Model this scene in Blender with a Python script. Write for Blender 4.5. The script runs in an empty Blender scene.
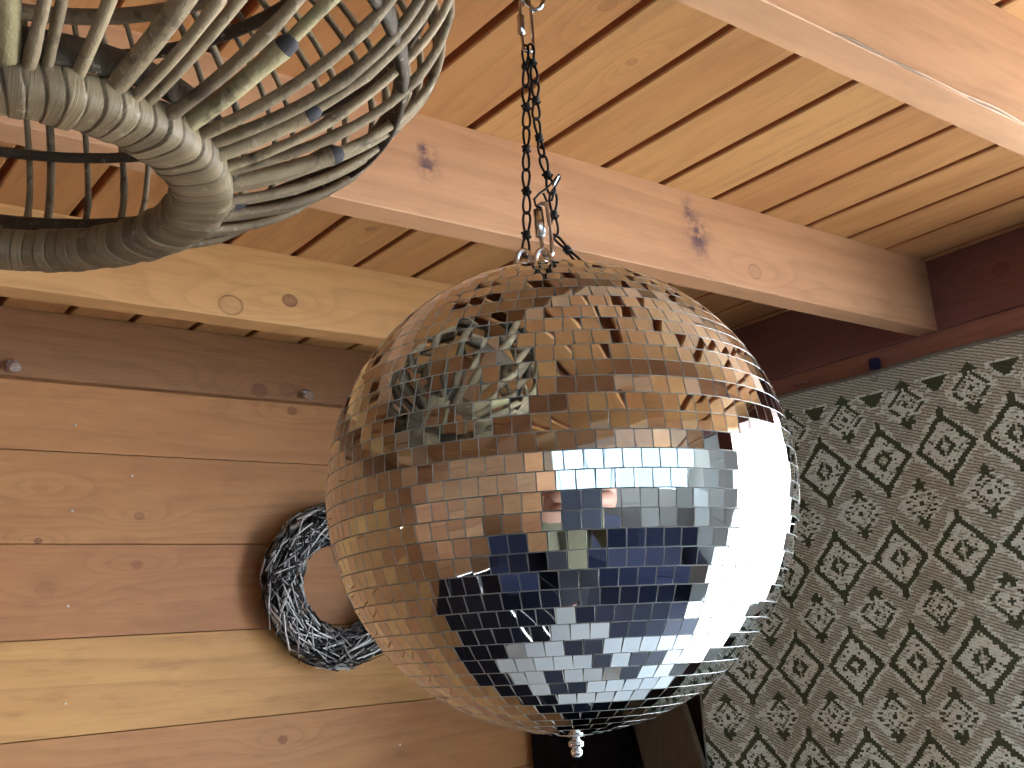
import bpy, bmesh, math, random
from mathutils import Vector, Matrix
random.seed(7)
PI = math.pi
sc = bpy.context.scene
COL = sc.collection

# ------------------------------------------------------------------ camera, world, sun, exposure
FLOOR = 1.70                      # everything is laid out with the lens at z = 0, then lifted by FLOOR
RM = Matrix(((0.78812144, 0.09141754, 0.60869322),
             (-0.61083077, 0.23799309, 0.75514572),
             (-0.07583121, -0.96695508, 0.24340811)))       # columns: image right, image down, view direction
cam_d = bpy.data.cameras.new('camera')
cam = bpy.data.objects.new('camera', cam_d)
COL.objects.link(cam)
cam_d.sensor_width = 36.0
cam_d.lens = 36.0 * 1072.0 / 1024.0
cam_d.clip_start = 0.02
rt, dn, fw = RM.col[0], RM.col[1], RM.col[2]
cam.matrix_world = Matrix(((rt[0], -dn[0], -fw[0], 0), (rt[1], -dn[1], -fw[1], 0), (rt[2], -dn[2], -fw[2], 0), (0, 0, 0, 1)))
sc.camera = cam

vs = sc.view_settings
vs.view_transform = 'Standard'
vs.look = 'None'
vs.gamma = 1.0
vs.use_curve_mapping = False
vs.exposure = 2.5

world = bpy.data.worlds.new('overcast_sky')
sc.world = world
world.use_nodes = True
wn = world.node_tree
wn.nodes.clear()
w_out = wn.nodes.new('ShaderNodeOutputWorld')
w_bg = wn.nodes.new('ShaderNodeBackground')
w_tc = wn.nodes.new('ShaderNodeTexCoord')
w_noise = wn.nodes.new('ShaderNodeTexNoise')
w_noise.inputs['Scale'].default_value = 2.2
w_noise.inputs['Detail'].default_value = 5
w_ramp = wn.nodes.new('ShaderNodeValToRGB')
w_ramp.color_ramp.elements[0].position = 0.35
w_ramp.color_ramp.elements[0].color = (0.62, 0.78, 1.0, 1)
w_ramp.color_ramp.elements[1].position = 0.62
w_ramp.color_ramp.elements[1].color = (1.0, 0.99, 0.97, 1)
wn.links.new(w_tc.outputs['Generated'], w_noise.inputs['Vector'])
wn.links.new(w_noise.outputs['Fac'], w_ramp.inputs['Fac'])
wn.links.new(w_ramp.outputs['Color'], w_bg.inputs['Color'])
w_bg.inputs['Strength'].default_value = 3.6
wn.links.new(w_bg.outputs[0], w_out.inputs[0])

sun_d = bpy.data.lights.new('sun', 'SUN')
sun_d.energy = 5.5
sun_d.angle = math.radians(2.0)
sun_d.color = (1.0, 0.98, 0.95)
sun = bpy.data.objects.new('sun', sun_d)
COL.objects.link(sun)
sun.rotation_euler = (Vector((-0.40, 0.15, 0.95))).to_track_quat('Z', 'Y').to_euler()


# ------------------------------------------------------------------ helpers
class MB:
    """collects vertices and faces for ONE mesh object"""
    def __init__(s):
        s.v = []; s.f = []; s.t = []; s.m = []; s.sm = []

    def add(s, vs_, fs, tone=0.5, mat=0, smooth=False):
        b = len(s.v)
        s.v += [tuple(p) for p in vs_]
        for f in fs:
            s.f.append(tuple(b + i for i in f)); s.t.append(tone); s.m.append(mat); s.sm.append(smooth)

    def box(s, x0, x1, y0, y1, z0, z1, tone=0.5, bev=0.0, mat=0):
        if bev <= 0:
            vs_ = [(x, y, z) for z in (z0, z1) for y in (y0, y1) for x in (x0, x1)]
            s.add(vs_, [(0, 2, 3, 1), (4, 5, 7, 6), (0, 1, 5, 4), (2, 6, 7, 3), (0, 4, 6, 2), (1, 3, 7, 5)], tone, mat)
            return
        bm = bmesh.new()
        bmesh.ops.create_cube(bm, size=1.0)
        for v in bm.verts:
            v.co = Vector(((x0 + x1) / 2 + v.co.x * (x1 - x0), (y0 + y1) / 2 + v.co.y * (y1 - y0), (z0 + z1) / 2 + v.co.z * (z1 - z0)))
        bmesh.ops.bevel(bm, geom=bm.edges[:], offset=bev, segments=2, affect='EDGES', profile=0.5)
        bm.verts.ensure_lookup_table()
        bm.verts.index_update()
        s.add([v.co.copy() for v in bm.verts], [tuple(v.index for v in f.verts) for f in bm.faces], tone, mat)
        bm.free()

    def tube(s, pts, rad, n=8, closed=False, tone=0.5, mat=0, caps=True, flat=1.0, up=None):
        pts = [Vector(p) for p in pts]
        N = len(pts)
        if not hasattr(rad, '__len__'):
            rad = [rad] * N
        tang = []
        for i in range(N):
            a = pts[(i - 1) % N] if (closed or i > 0) else pts[0]
            b = pts[(i + 1) % N] if (closed or i < N - 1) else pts[-1]
            t = (b - a)
            tang.append(t.normalized() if t.length > 1e-9 else Vector((0, 0, 1)))
        ref = Vector(up) if up is not None else (Vector((0, 0, 1)) if abs(tang[0].z) < 0.9 else Vector((1, 0, 0)))
        nrm = (ref - tang[0] * ref.dot(tang[0])).normalized()
        vs_ = []
        for i in range(N):
            if up is not None:
                r_ = Vector(up)
                q = r_ - tang[i] * r_.dot(tang[i])
                if q.length > 1e-5: nrm = q.normalized()
            else:
                q = nrm - tang[i] * nrm.dot(tang[i])
                if q.length > 1e-6: nrm = q.normalized()
            bi = tang[i].cross(nrm)
            for k in range(n):
                a = 2 * PI * k / n
                vs_.append(pts[i] + nrm * (math.cos(a) * rad[i] * flat) + bi * (math.sin(a) * rad[i]))
        fs = []
        M = N if closed else N - 1
        for i in range(M):
            j = (i + 1) % N
            for k in range(n):
                l = (k + 1) % n
                fs.append((i * n + k, i * n + l, j * n + l, j * n + k))
        s.add(vs_, fs, tone, mat, True)
        if not closed and caps:
            s.add(vs_[:n], [tuple(range(n))[::-1]], tone, mat)
            s.add(vs_[-n:], [tuple(range(n))], tone, mat)

    def lathe(s, prof, c=(0, 0, 0), n=32, tone=0.5, mat=0, axis='Z'):
        vs_ = []
        for r, h in prof:
            for k in range(n):
                a = 2 * PI * k / n
                p = (r * math.cos(a), r * math.sin(a), h)
                if axis == 'Y': p = (p[0], p[2], p[1])
                if axis == 'X': p = (p[2], p[0], p[1])
                vs_.append((c[0] + p[0], c[1] + p[1], c[2] + p[2]))
        fs = []
        for i in range(len(prof) - 1):
            for k in range(n):
                l = (k + 1) % n
                fs.append((i * n + k, i * n + l, (i + 1) * n + l, (i + 1) * n + k))
        s.add(vs_, fs, tone, mat, True)

    def build(s, name, mat, parent=None, loc=None, fix=False):
        me = bpy.data.meshes.new(name)
        me.from_pydata(s.v, [], s.f)
        mats = mat if isinstance(mat, (list, tuple)) else [mat]
        for m in mats: me.materials.append(m)
        me.polygons.foreach_set('material_index', s.m)
        me.polygons.foreach_set('use_smooth', s.sm)
        at = me.attributes.new('tone', 'FLOAT', 'FACE')
        at.data.foreach_set('value', s.t)
        me.update()
        if fix:
            bm = bmesh.new(); bm.from_mesh(me)
            bmesh.ops.remove_doubles(bm, verts=bm.verts[:], dist=1e-5)
            bmesh.ops.recalc_face_normals(bm, faces=bm.faces[:])
            bm.to_mesh(me); bm.free()
        o = bpy.data.objects.new(name, me)
        COL.objects.link(o)
        if parent is not None: o.parent = parent
        if loc is not None: o.location = loc
        return o


def tag(o, label=None, cat=None, group=None, kind=None):
    if label: o['label'] = label
    if cat: o['category'] = cat
    if group: o['group'] = group
    if kind: o['kind'] = kind
    return o


def empty(name, loc, label, cat, group=None):
    o = bpy.data.objects.new(name, None)
    o.empty_display_size = 0.02
    COL.objects.link(o)
    o.location = loc
    return tag(o, label, cat, group)


class NT:
    """tiny node-tree writer"""
    def __init__(s, name):
        s.mat = bpy.data.materials.new(name)
        s.mat.use_nodes = True
        s.nt = s.mat.node_tree
        s.b = s.nt.nodes['Principled BSDF']

    def n(s, t, **kw):
        x = s.nt.nodes.new(t)
        for k, v in kw.items(): setattr(x, k, v)
        return x

    def l(s, a, b): s.nt.links.new(a, b)

    def put(s, sock, v):
        if isinstance(v, (int, float)): sock.default_value = v
        elif isinstance(v, (tuple, list)): sock.default_value = v if len(v) == len(sock.default_value) else tuple(v) + (1,)
        else: s.l(v, sock)

    def m(s, op, a, b=None, c=None, clamp=False):
        x = s.n('ShaderNodeMath', operation=op, use_clamp=clamp)
        s.put(x.inputs[0], a)
        if b is not None: s.put(x.inputs[1], b)
        if c is not None: s.put(x.inputs[2], c)
        return x.outputs[0]

    def vm(s, op, a, b=None):
        x = s.n('ShaderNodeVectorMath', operation=op)
        s.put(x.inputs[0], a)
        if b is not None: s.put(x.inputs[1], b)
        return x.outputs['Value'] if op in ('LENGTH', 'DOT_PRODUCT', 'DISTANCE') else x.outputs[0]

    def mix(s, fac, a, b, mode='MIX'):
        x = s.n('ShaderNodeMix', data_type='RGBA', blend_type=mode)
        s.put(x.inputs[0], fac); s.put(x.inputs[6], a); s.put(x.inputs[7], b)
        return x.outputs[2]

    def noise(s, vec, scale=5.0, detail=3.0, rough=0.5, dist=0.0):
        x = s.n('ShaderNodeTexNoise')
        if vec is not None: s.l(vec, x.inputs['Vector'])
        x.inputs['Scale'].default_value = scale
        x.inputs['Detail'].default_value = detail
        x.inputs['Roughness'].default_value = rough
        x.inputs['Distortion'].default_value = dist
        return x.outputs['Fac']

    def ramp(s, fac, stops):
        x = s.n('ShaderNodeValToRGB')
        cr = x.color_ramp
        while len(cr.elements) < len(stops): cr.elements.new(0.5)
        for e, (p, c) in zip(cr.elements, stops):
            e.position = p; e.color = tuple(c) + (1,)
        s.put(x.inputs[0], fac)
        return x.outputs[0]

    def obj(s): return s.n('ShaderNodeTexCoord').outputs['Object']

    def tone(s):
        a = s.n('ShaderNodeAttribute', attribute_name='tone')
        return a.outputs['Fac']

    def bump(s, h, strength=0.3, dist=0.002):
        x = s.n('ShaderNodeBump')
        x.inputs['Strength'].default_value = strength
        x.inputs['Distance'].default_value = dist
        s.l(h, x.inputs['Height'])
        s.l(x.outputs[0], s.b.inputs['Normal'])

    def fin(s, col=None, rough=None, metal=None, spec=None):
        if col is not None: s.put(s.b.inputs['Base Color'], col)
        if rough is not None: s.put(s.b.inputs['Roughness'], rough)
        if metal is not None: s.b.inputs['Metallic'].default_value = metal
        if spec is not None: s.b.inputs['Specular IOR Level'].default_value = spec
        return s.mat


def sr(r, g, b):
    """sRGB 0-255 to linear"""
    return tuple(((c / 255.0) / 12.92 if c / 255.0 <= 0.04045 else ((c / 255.0 + 0.055) / 1.055) ** 2.4) for c in (r, g, b))


def wood(name, axis, cols, knots=(), stains=(), growth=0.5, gscale=1.0, rough=0.55, cross='auto', gcol=None, streak=0.25, ringk=1.0, lum=0.82):
    """sawn softwood: axis is the grain direction; knots are (along, across, radius, darkness) in object space"""
    cols = [tuple(q * lum for q in c_) for c_ in cols]
    t = NT(name)
    co = t.obj()
    sep = t.n('ShaderNodeSeparateXYZ'); t.l(co, sep.inputs[0])
    ax = {'X': 0, 'Y': 1, 'Z': 2}[axis]
    others = [i for i in range(3) if i != ax]
    if cross == 'auto': ci, di = others[0], others[1]
    else:
        ci = 'XYZ'.index(cross); di = [i for i in others if i != ci][0]
    L, C_, D = sep.outputs[ax], sep.outputs[ci], sep.outputs[di]
    tn = t.tone()
    off = t.m('MULTIPLY', tn, 37.0)
    bumpsum = None; knotmask = None; ringmask = None
    for (kl, kc, kr, kd) in knots:
        dl = t.m('DIVIDE', t.m('SUBTRACT', L, kl), kr * 1.25)
        dc = t.m('DIVIDE', t.m('SUBTRACT', C_, kc), kr)
        d2 = t.m('ADD', t.m('MULTIPLY', dl, dl), t.m('MULTIPLY', dc, dc))
        dl3 = t.m('MULTIPLY', dl, 0.38)
        w2 = t.m('ADD', t.m('MULTIPLY', dl3, dl3), t.m('MULTIPLY', dc, dc))
        g = t.m('EXPONENT', t.m('MULTIPLY', w2, -0.16))
        bumpsum = g if bumpsum is None else t.m('ADD', bumpsum, g)
        mk = t.m('MULTIPLY', t.m('SUBTRACT', 1.0, t.m('MULTIPLY', t.m('SUBTRACT', d2, 0.8), 3.0), clamp=True), kd, clamp=True)
        knotmask = mk if knotmask is None else t.m('MAXIMUM', knotmask, mk)
        rg = t.m('SUBTRACT', 1.0, t.m('MULTIPLY', t.m('ABSOLUTE', t.m('SUBTRACT', d2, 1.0)), 3.2), clamp=True)
        ringmask = rg if ringmask is None else t.m('MAXIMUM', ringmask, rg)
    cv = t.n('ShaderNodeCombineXYZ')
    t.l(t.m('ADD', t.m('MULTIPLY', L, 1.1 * gscale), off), cv.inputs[0])
    t.l(t.m('MULTIPLY', C_, 11.0 * gscale), cv.inputs[1])
    t.l(t.m('ADD', t.m('MULTIPLY', D, 9.0 * gscale), off), cv.inputs[2])
    big = t.noise(cv.outputs[0], 1.0, 1.5, 0.4)
    v = t.m('MULTIPLY', big, 9.0 * growth * 2)
    v = t.m('ADD', v, t.m('MULTIPLY', C_, 26.0 * gscale))
    if bumpsum is not None: v = t.m('ADD', v, t.m('MULTIPLY', bumpsum, 2.6))
    fr = t.m('FRACT', v)
    grow = t.m('POWER', fr, 3.0)
    grow = t.m('MULTIPLY', grow, t.m('SUBTRACT', 1.0, t.m('MULTIPLY', t.m('SUBTRACT', fr, 0.88), 8.3), clamp=True))
    # fine fibre
    cf = t.n('ShaderNodeCombineXYZ')
    t.l(t.m('ADD', t.m('MULTIPLY', L, 7.0), off), cf.inputs[0])
    t.l(t.m('MULTIPLY', C_, 240.0), cf.inputs[1])
    t.l(t.m('MULTIPLY', D, 240.0), cf.inputs[2])
    fine = t.noise(cf.outputs[0], 1.0, 3.0, 0.6)
    cb = t.n('ShaderNodeCombineXYZ')
    t.l(t.m('ADD', t.m('MULTIPLY', L, 3.0), off), cb.inputs[0])
    t.l(t.m('MULTIPLY', C_, 14.0), cb.inputs[1])
    t.l(t.m('MULTIPLY', D, 14.0), cb.inputs[2])
    blot = t.noise(cb.outputs[0], 1.0, 2.0, 0.5)
    base = t.mix(tn, cols[0], cols[1])
    dark = gcol or tuple(c * 0.52 for c in cols[1])
    c = t.mix(t.m('MULTIPLY', grow, 0.36), base, dark)
    c = t.mix(t.m('MULTIPLY', t.m('SUBTRACT', fine, 0.42, clamp=True), streak * 4, clamp=True), c, dark)
    c = t.mix(t.m('MULTIPLY', t.m('SUBTRACT', blot, 0.45, clamp=True), 1.3, clamp=True), c, tuple(x * y for x, y in zip(cols[1], (0.78, 0.66, 0.58))))
    mid = t.n('ShaderNodeCombineXYZ')
    t.l(t.m('ADD', t.m('MULTIPLY', L, 13.0), off), mid.inputs[0])
    t.l(t.m('MULTIPLY', C_, 60.0), mid.inputs[1]); t.l(t.m('MULTIPLY', D, 60.0), mid.inputs[2])
    mb_ = t.noise(mid.outputs[0], 1.0, 3.0, 0.6)
    c = t.mix(t.m('MULTIPLY', t.m('SUBTRACT', mb_, 0.52, clamp=True), 1.4, clamp=True), c, dark)
    c = t.mix(t.m('MULTIPLY', t.m('SUBTRACT', 0.44, mb_, clamp=True), 0.7, clamp=True), c, tuple(min(1, q * 1.3) for q in cols[0]))
    if knotmask is not None:
        knotmask = t.m('MULTIPLY', knotmask, t.m('ADD', 0.45, t.noise(co, 150.0, 2.0, 0.5)), clamp=True)
        c = t.mix(t.m('MULTIPLY', knotmask, 0.72), c, sr(92, 52, 38))
        c = t.mix(t.m('MULTIPLY', t.m('MULTIPLY', ringmask, ringk), t.m('MULTIPLY', t.noise(co, 60.0, 2.0, 0.6), 1.1), clamp=True), c, sr(58, 34, 28))
    for (sl, scx, srl, src, amt) in stains:
        dl = t.m('DIVIDE', t.m('SUBTRACT', L, sl), srl)
        dc = t.m('DIVIDE', t.m('SUBTRACT', C_, scx), src)
        d2 = t.m('ADD', t.m('MULTIPLY', dl, dl), t.m('MULTIPLY', dc, dc))
        g = t.m('EXPONENT', t.m('MULTIPLY', d2, -1.0))
        nz = t.noise(co, 95.0, 3.0, 0.6)
        mk = t.m('MULTIPLY', t.m('MULTIPLY', g, t.m('MULTIPLY', t.m('SUBTRACT', nz, 0.36, clamp=True), 5.0, clamp=True)), amt, clamp=True)
        c = t.mix(mk, c, sr(66, 50, 66))
    t.fin(c, rough, 0.0, 0.3)
    h = t.m('SUBTRACT', fine, t.m('MULTIPLY', grow, 0.5))
    t.bump(h, 0.25, 0.0009)
    return t.mat


def plain(name, col, rough=0.5, metal=0.0, var=0.0, scale=20, spec=0.5):
    t = NT(name)
    if var:
        nz = t.noise(t.obj(), scale, 4, 0.55)
        c = t.mix(nz, tuple(x * (1 - var) for x in col), tuple(min(1, x * (1 + var)) for x in col))
        return t.fin(c, rough, metal, spec)
    return t.fin(col, rough, metal, spec)


# ------------------------------------------------------------------ materials
M = {}
M['ceiling'] = wood('ceiling_pine', 'Y', (sr(192, 146, 94), sr(176, 122, 78)), cross='X', ringk=0.4, streak=0.16,
                    knots=[(0.672, 0.731, 0.0055, 0.5), (1.169, 0.717, 0.007, 0.7), (0.611, 0.641, 0.008, 0.3)], growth=0.42, gscale=0.85)
M['ceil_back_shade'] = plain('backing_and_groove_shade', sr(150, 92, 56), 0.8, 0, 0.2)
M['wall'] = wood('wall_pine', 'X', (sr(208, 160, 98), sr(168, 112, 76)), cross='Z',
                 knots=[(0.590, 0.257, 0.007, 0.6), (0.587, 0.180, 0.007, 0.5), (0.439, 0.217, 0.005, 1.0), (0.451, 0.144, 0.012, 0.22),
                        (0.439, 0.299, 0.010, 0.2), (0.862, 0.450, 0.008, 0.7), (0.829, -0.108, 0.007, 0.8)], growth=0.35, gscale=0.9, ringk=0.12, streak=0.13)
M['ledger'] = wood('ledger_wood', 'X', (sr(150, 108, 74), sr(136, 94, 64)), cross='Z', ringk=0.5,
                   knots=[(0.792, 0.478, 0.012, 0.9), (0.845, 0.484, 0.012, 0.3)], growth=0.45)
M['beam_near'] = wood('beam_wood_near', 'X', (sr(196, 152, 116), sr(180, 136, 100)), cross='Z', growth=0.2, streak=0.14,
                      stains=[(0.63, 0.56, 0.03, 0.012, 0.4)])
M['beam_mid'] = wood('beam_wood_middle', 'X', (sr(196, 152, 118), sr(180, 134, 100)), cross='Z', growth=0.18, streak=0.14,
                     knots=[(1.142, 0.481, 0.010, 0.15)], ringk=0.8,
                     stains=[(1.034, 0.512, 0.018, 0.026, 0.95), (1.02, 0.545, 0.010, 0.02, 0.7), (0.606, 0.533, 0.012, 0.009, 0.9), (0.607, 0.512, 0.013, 0.013, 0.9)])
M['beam_far'] = wood('beam_wood_far', 'X', (sr(200, 158, 108), sr(190, 142, 94)), cross='Z', growth=0.2, streak=0.14,
                     knots=[(0.574, 0.486, 0.0135, 0.2), (0.662, 0.505, 0.009, 0.9), (0.589, 0.59, 0.012, 0.6)])
M['dark_board'] = wood('dark_stained_board', 'Y', lum=1.25, cols=(sr(112, 76, 72), sr(100, 66, 64)), cross='Z', growth=0.3, streak=0.12,
                       knots=[(0.75, 0.52, 0.010, 0.4)])
M['trim_board'] = wood('red_brown_trim', 'Y', lum=1.0, cols=(sr(150, 108, 96), sr(140, 96, 84)), cross='Z', growth=0.3, streak=0.12)
M['grey_plank'] = wood('weathered_plank', 'Z', (sr(112, 106, 90), sr(98, 92, 76)), cross='Y', growth=0.4, streak=0.3, rough=0.8)
M['floor'] = wood('dark_stained_floor', 'X', (sr(28, 34, 54), sr(20, 26, 44)), cross='Y', growth=0.35, rough=0.5)
M['pale_board'] = plain('pale_painted_board', sr(196, 204, 204), 0.6, 0, 0.06)
M['paving'] = plain('pale_paving', sr(206, 202, 192), 0.8, 0, 0.12, 3)
M['steel'] = plain('zinc_plated_steel', (0.66, 0.67, 0.68), 0.2, 1.0)
M['nail'] = plain('bright_nail', (0.85, 0.83, 0.78), 0.3, 0.4)
M['black_wire'] = plain('black_wire', (0.004, 0.004, 0.005), 0.45, 0.0, spec=0.3)
M['black_clip'] = plain('dark_clip_plastic', sr(24, 24, 66), 0.4)
M['clear'] = NT('clear_plastic').fin((0.95, 0.96, 0.97), 0.06)
M['clear'].node_tree.nodes['Principled BSDF'].inputs['Transmission Weight'].default_value = 0.9
M['curtain'] = plain('dark_curtain_cloth', sr(20, 12, 11), 1.0, 0, 0.2, 40, 0.1)
M['cap'] = plain('ball_cap_metal', (0.55, 0.55, 0.56), 0.3, 1.0)
M['core'] = plain('ball_core', sr(84, 82, 78), 0.7)


def tile_mat():
    t = NT('mirror_glass_tile')
    nz = t.noise(t.obj(), 38.0, 1.0, 0.5)
    t.bump(nz, 0.05, 0.0012)
    tn = t.tone()
    c = t.mix(tn, (0.49, 0.54, 0.565), (0.59, 0.635, 0.66))
    return t.fin(c, 0.015, 1.0)


M['tile'] = tile_mat()
tg = NT('tile_glass_edge')
M['tile_edge'] = tg.fin(sr(158, 166, 166), 0.25, 0.0, 0.6)


def bark(name, c1, c2, sc_=1.0, rough=0.7, bands=False):
    c1, c2 = tuple(q * 0.82 for q in c1), tuple(q * 0.88 for q in c2)
    t = NT(name)
    co = t.obj()
    n1 = t.noise(co, 60 * sc_, 4, 0.65)
    n2 = t.noise(co, 16 * sc_, 2, 0.5)
    tn = t.tone()
    f = t.m('ADD', t.m('MULTIPLY', tn, 0.5), t.m('MULTIPLY', t.m('SUBTRACT', n2, 0.3), 1.2), clamp=True)
    c = t.mix(f, c1, c2)
    n3 = t.noise(co, 170 * sc_, 4, 0.7)
    if bands:
        sp3 = t.n('ShaderNodeSeparateXYZ'); t.l(co, sp3.inputs[0])
        ang = t.m('MULTIPLY', t.m('ARCTAN2', sp3.outputs[1], sp3.outputs[0]), 95.0)
        cb = t.n('ShaderNodeCombineXYZ')
        t.l(ang, cb.inputs[0]); t.l(t.m('MULTIPLY', tn, 60.0), cb.inputs[1])
        t.l(t.m('MULTIPLY', sp3.outputs[2], 30.0), cb.inputs[2])
        n1 = t.noise(cb.outputs[0], 1.0, 4, 0.65)
    sp = t.m('MULTIPLY', t.m('SUBTRACT', n1, 0.54, clamp=True), 7.0, clamp=True)
    c = t.mix(t.m('MULTIPLY', sp, 0.35 if bands else 0.85), c, sr(70, 56, 42) if bands else sr(60, 48, 36))
    sq = t.m('MULTIPLY', t.m('SUBTRACT', n3, 0.60, clamp=True), 9.0, clamp=True)
    c = t.mix(t.m('MULTIPLY', sq, 0.7), c, sr(168, 160, 142) if not bands else sr(170, 158, 136))
    t.fin(c, rough, 0, 0.35)
    t.bump(t.m('ADD', n1, t.m('MULTIPLY', n3, 0.6)), 0.3 if bands else 0.9, 0.0016)
    return t.mat


M['rib'] = bark('weathered_willow', sr(74, 58, 40), sr(164, 146, 116))
M['thick_rib'] = bark('weathered_branch', sr(118, 104, 70), sr(172, 160, 122))
M['wrap'] = bark('binding_cane', sr(96, 82, 62), sr(150, 134, 106), 0.6, 0.5, True)
M['hoop'] = bark('shaded_willow_hoop', sr(52, 42, 32), sr(82, 70, 54))  # shade inside the basket is put into this dark hoop colour
M['end_grain'] = plain('dark_cut_end', sr(44, 42, 46), 0.8, 0, 0.3, 200)


def twig_mat():
    t = NT('silvered_twig')
    tn = t.tone()
    nz = t.noise(t.obj(), 180, 3, 0.6)
    c = t.mix(t.m('MULTIPLY', t.m('ADD', tn, nz), 0.5), (0.012, 0.012, 0.014), (0.62, 0.63, 0.66))
    t.fin(c, 0.34, 0.5, 0.6)
    t.bump(nz, 0.4, 0.0008)
    return t.mat


M['twig'] = twig_mat()


# ------------------------------------------------------------------ ceiling
def structure(o, label=None):
    o['kind'] = 'structure'
    if label: o['label'] = label
    return o


CZ = 0.5736
mb = MB()
pitch, gap = 0.1013, 0.0095
k0 = -28
rs = random.Random(11)
tones = {}
for k in range(k0, 11):
    x0 = 0.670 + pitch * k + gap / 2
    x1 = x0 + pitch - gap
    if x1 > 1.66: x1 = 1.66
    if x1 - x0 < 0.01: continue
    tone = rs.choice([0.1, 0.3, 0.45, 0.6, 0.75, 0.9]) + rs.uniform(-.08, .08)
    tone = {1: 0.35, 2: 0.15, 3: 0.12, 4: 0.7, 5: 0.55, 6: 0.5, 7: 0.75, 0: 0.25, -1: 0.55, -2: 0.85, -3: 0.8}.get(k, tone)
    b_ = 0.0018
    vs_ = []
    for y in (-2.3, 1.82):
        vs_ += [(x0, y, CZ + 0.016), (x0, y, CZ + b_), (x0 + b_, y, CZ), (x1 - b_, y, CZ), (x1, y, CZ + b_), (x1, y, CZ + 0.016)]
    mb.add(vs_, [(2, 3, 9, 8), (0, 1, 2, 3, 4, 5)[::-1], (6, 7, 8, 9, 10, 11), (0, 5, 11, 6)], tone, 0)
    mb.add(vs_, [(1, 2, 8, 7), (3, 4, 10, 9)], tone * .5, 0)
    mb.add(vs_, [(0, 1, 7, 6), (4, 5, 11, 10)], tone, 1)  # plank sides in darker brown: groove shade put into the colour
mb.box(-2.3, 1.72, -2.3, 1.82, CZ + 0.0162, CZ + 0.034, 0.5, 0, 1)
structure(mb.build('ceiling', [M['ceiling'], M['ceil_back_shade']]))


def beam(name, y0, y1, z0, mat, label, tone=0.5, x0=-2.2, x1=1.592, splinter=False):
    mb = MB()
    n = 120
    r2 = random.Random(name + str(y0))
    prof = [(y0, CZ), (y0, z0 + .001), (y0 + .0008, z0), (y1 - .0015, z0), (y1, z0 + .0015), (y1, CZ)]
    vs_ = []
    for i in range(n + 1):
        x = x0 + (x1 - x0) * i / n
        w = 0.0006 * math.sin(x * 7 + y0 * 9) + r2.uniform(-.0003, .0003)
        for j, (y, z) in enumerate(prof):
            zz = z + (w if 0 < j < 5 else 0)
            yy = y + (w if 0 < j < 3 else 0)
            vs_.append((x, yy, zz))
    m = len(prof)
    fs = []
    for i in range(n):
        for j in range(m):
            l = (j + 1) % m
            fs.append((i * m + j, i * m + l, (i + 1) * m + l, (i + 1) * m + j))
    fs.append(tuple(range(m)))
    fs.append(tuple(n * m + q for q in range(m))[::-1])
    mb.add(vs_, fs, tone)
    o = mb.build(name, mat, fix=True)
    structure(o, label)
    return o


beam('ceiling_beam', 0.412, 0.448, 0.447, M['beam_near'], 'pale sawn ceiling beam nearest the camera, with a splintered lower edge', 0.3)
beam('ceiling_beam.001', 0.869, 0.905, 0.4535, M['beam_mid'], 'pine ceiling beam with purple stains, behind the hanging chain', 0.5)
beam('ceiling_beam.002', 1.304, 1.344, 0.4685, M['beam_far'], 'pine ceiling beam with two round knots, behind the wicker basket', 0.4)
beam('ceiling_beam.003', -0.03, 0.006, 0.4535, M['beam_mid'], 'pine ceiling beam above the camera', 0.7)
beam('ceiling_beam.004', -0.47, -0.434, 0.4535, M['beam_far'], 'pine ceiling beam behind the camera', 0.6)
beam('ceiling_beam.005', -0.92, -0.884, 0.4535, M['beam_near'], 'pine ceiling beam towards the open side', 0.6)
# splinter standing off the near beam's lower edge
mb = MB()
pts = [(0.79 + 0.023 * i, 0.4105 - 0.0007 * math.sin(i * 1.3), 0.4475 - 0.0012 * math.sin(i * .9) + .0010) for i in range(14)]
mb.tube(pts, [0.0004 + 0.0011 * math.sin(PI * min(1, (i + .5) / 13)) for i in range(14)], 6, tone=0.1)
sp = mb.build('wood_splinter', M['beam_near'])
mb = MB()
pts = [(0.68 + 0.024 * i, 0.4112 - 0.0004 * math.sin(i * 1.9), 0.4484 + 0.0006 * math.sin(i * 1.1)) for i in range(18)]
mb.tube(pts, [0.0003 + 0.0010 * abs(math.sin(i * 0.9 + .4)) * (1 if 0 < i < 17 else 0.1) for i in range(18)], 6, tone=0.5)
structure(mb.build('trim_7', plain('aged_crack_wood', sr(120, 98, 78), 0.8, 0, 0.3, 400)), 'dark split along the lower edge of the near beam')
structure(sp, 'raised wood splinter along the lower edge of the near beam')
sp.name = 'trim_1'

# ------------------------------------------------------------------ left wall (horizontal pine boards)
mb = MB()
zb = [0.60, 0.464, 0.3545, 0.2125, 0.0722, -0.068, -0.208, -0.348, -0.488, -0.628, -0.768, -0.908, -1.048, -1.188, -1.328, -1.468, -1.608, -1.70]
tn = [0.7, 0.72, 0.62, 0.8, 0.06, 0.62, 0.5, 0.8, 0.3, 0.6, 0.9, 0.5, 0.4, 0.7, 0.6, 0.4, 0.6]
for i in range(len(zb) - 1):
    z1, z0 = zb[i], zb[i + 1]
    if i == 4:   # this pale board is cut on a slight taper, so its edges are not quite parallel
        pass
    if 6 <= i <= 7:      # a small window opening interrupts two boards
        mb.box(-2.3, -1.95, 1.70, 1.72, z0 + 0.0006, z1 - 0.0006, tn[i], 0.0008)
        mb.box(-1.42, 1.75, 1.70, 1.72, z0 + 0.0006, z1 - 0.0006, tn[i], 0.0008)
    else:
        mb.box(-2.3, 1.75, 1.70, 1.72, z0 + 0.0006, z1 - 0.0006, tn[i], 0.0008)
mb.box(-1.415, 1.75, 1.7205, 1.74, -1.70, 0.60, 0.9)
structure(mb.build('wall_left', M['wall']))
mb = MB()
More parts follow.
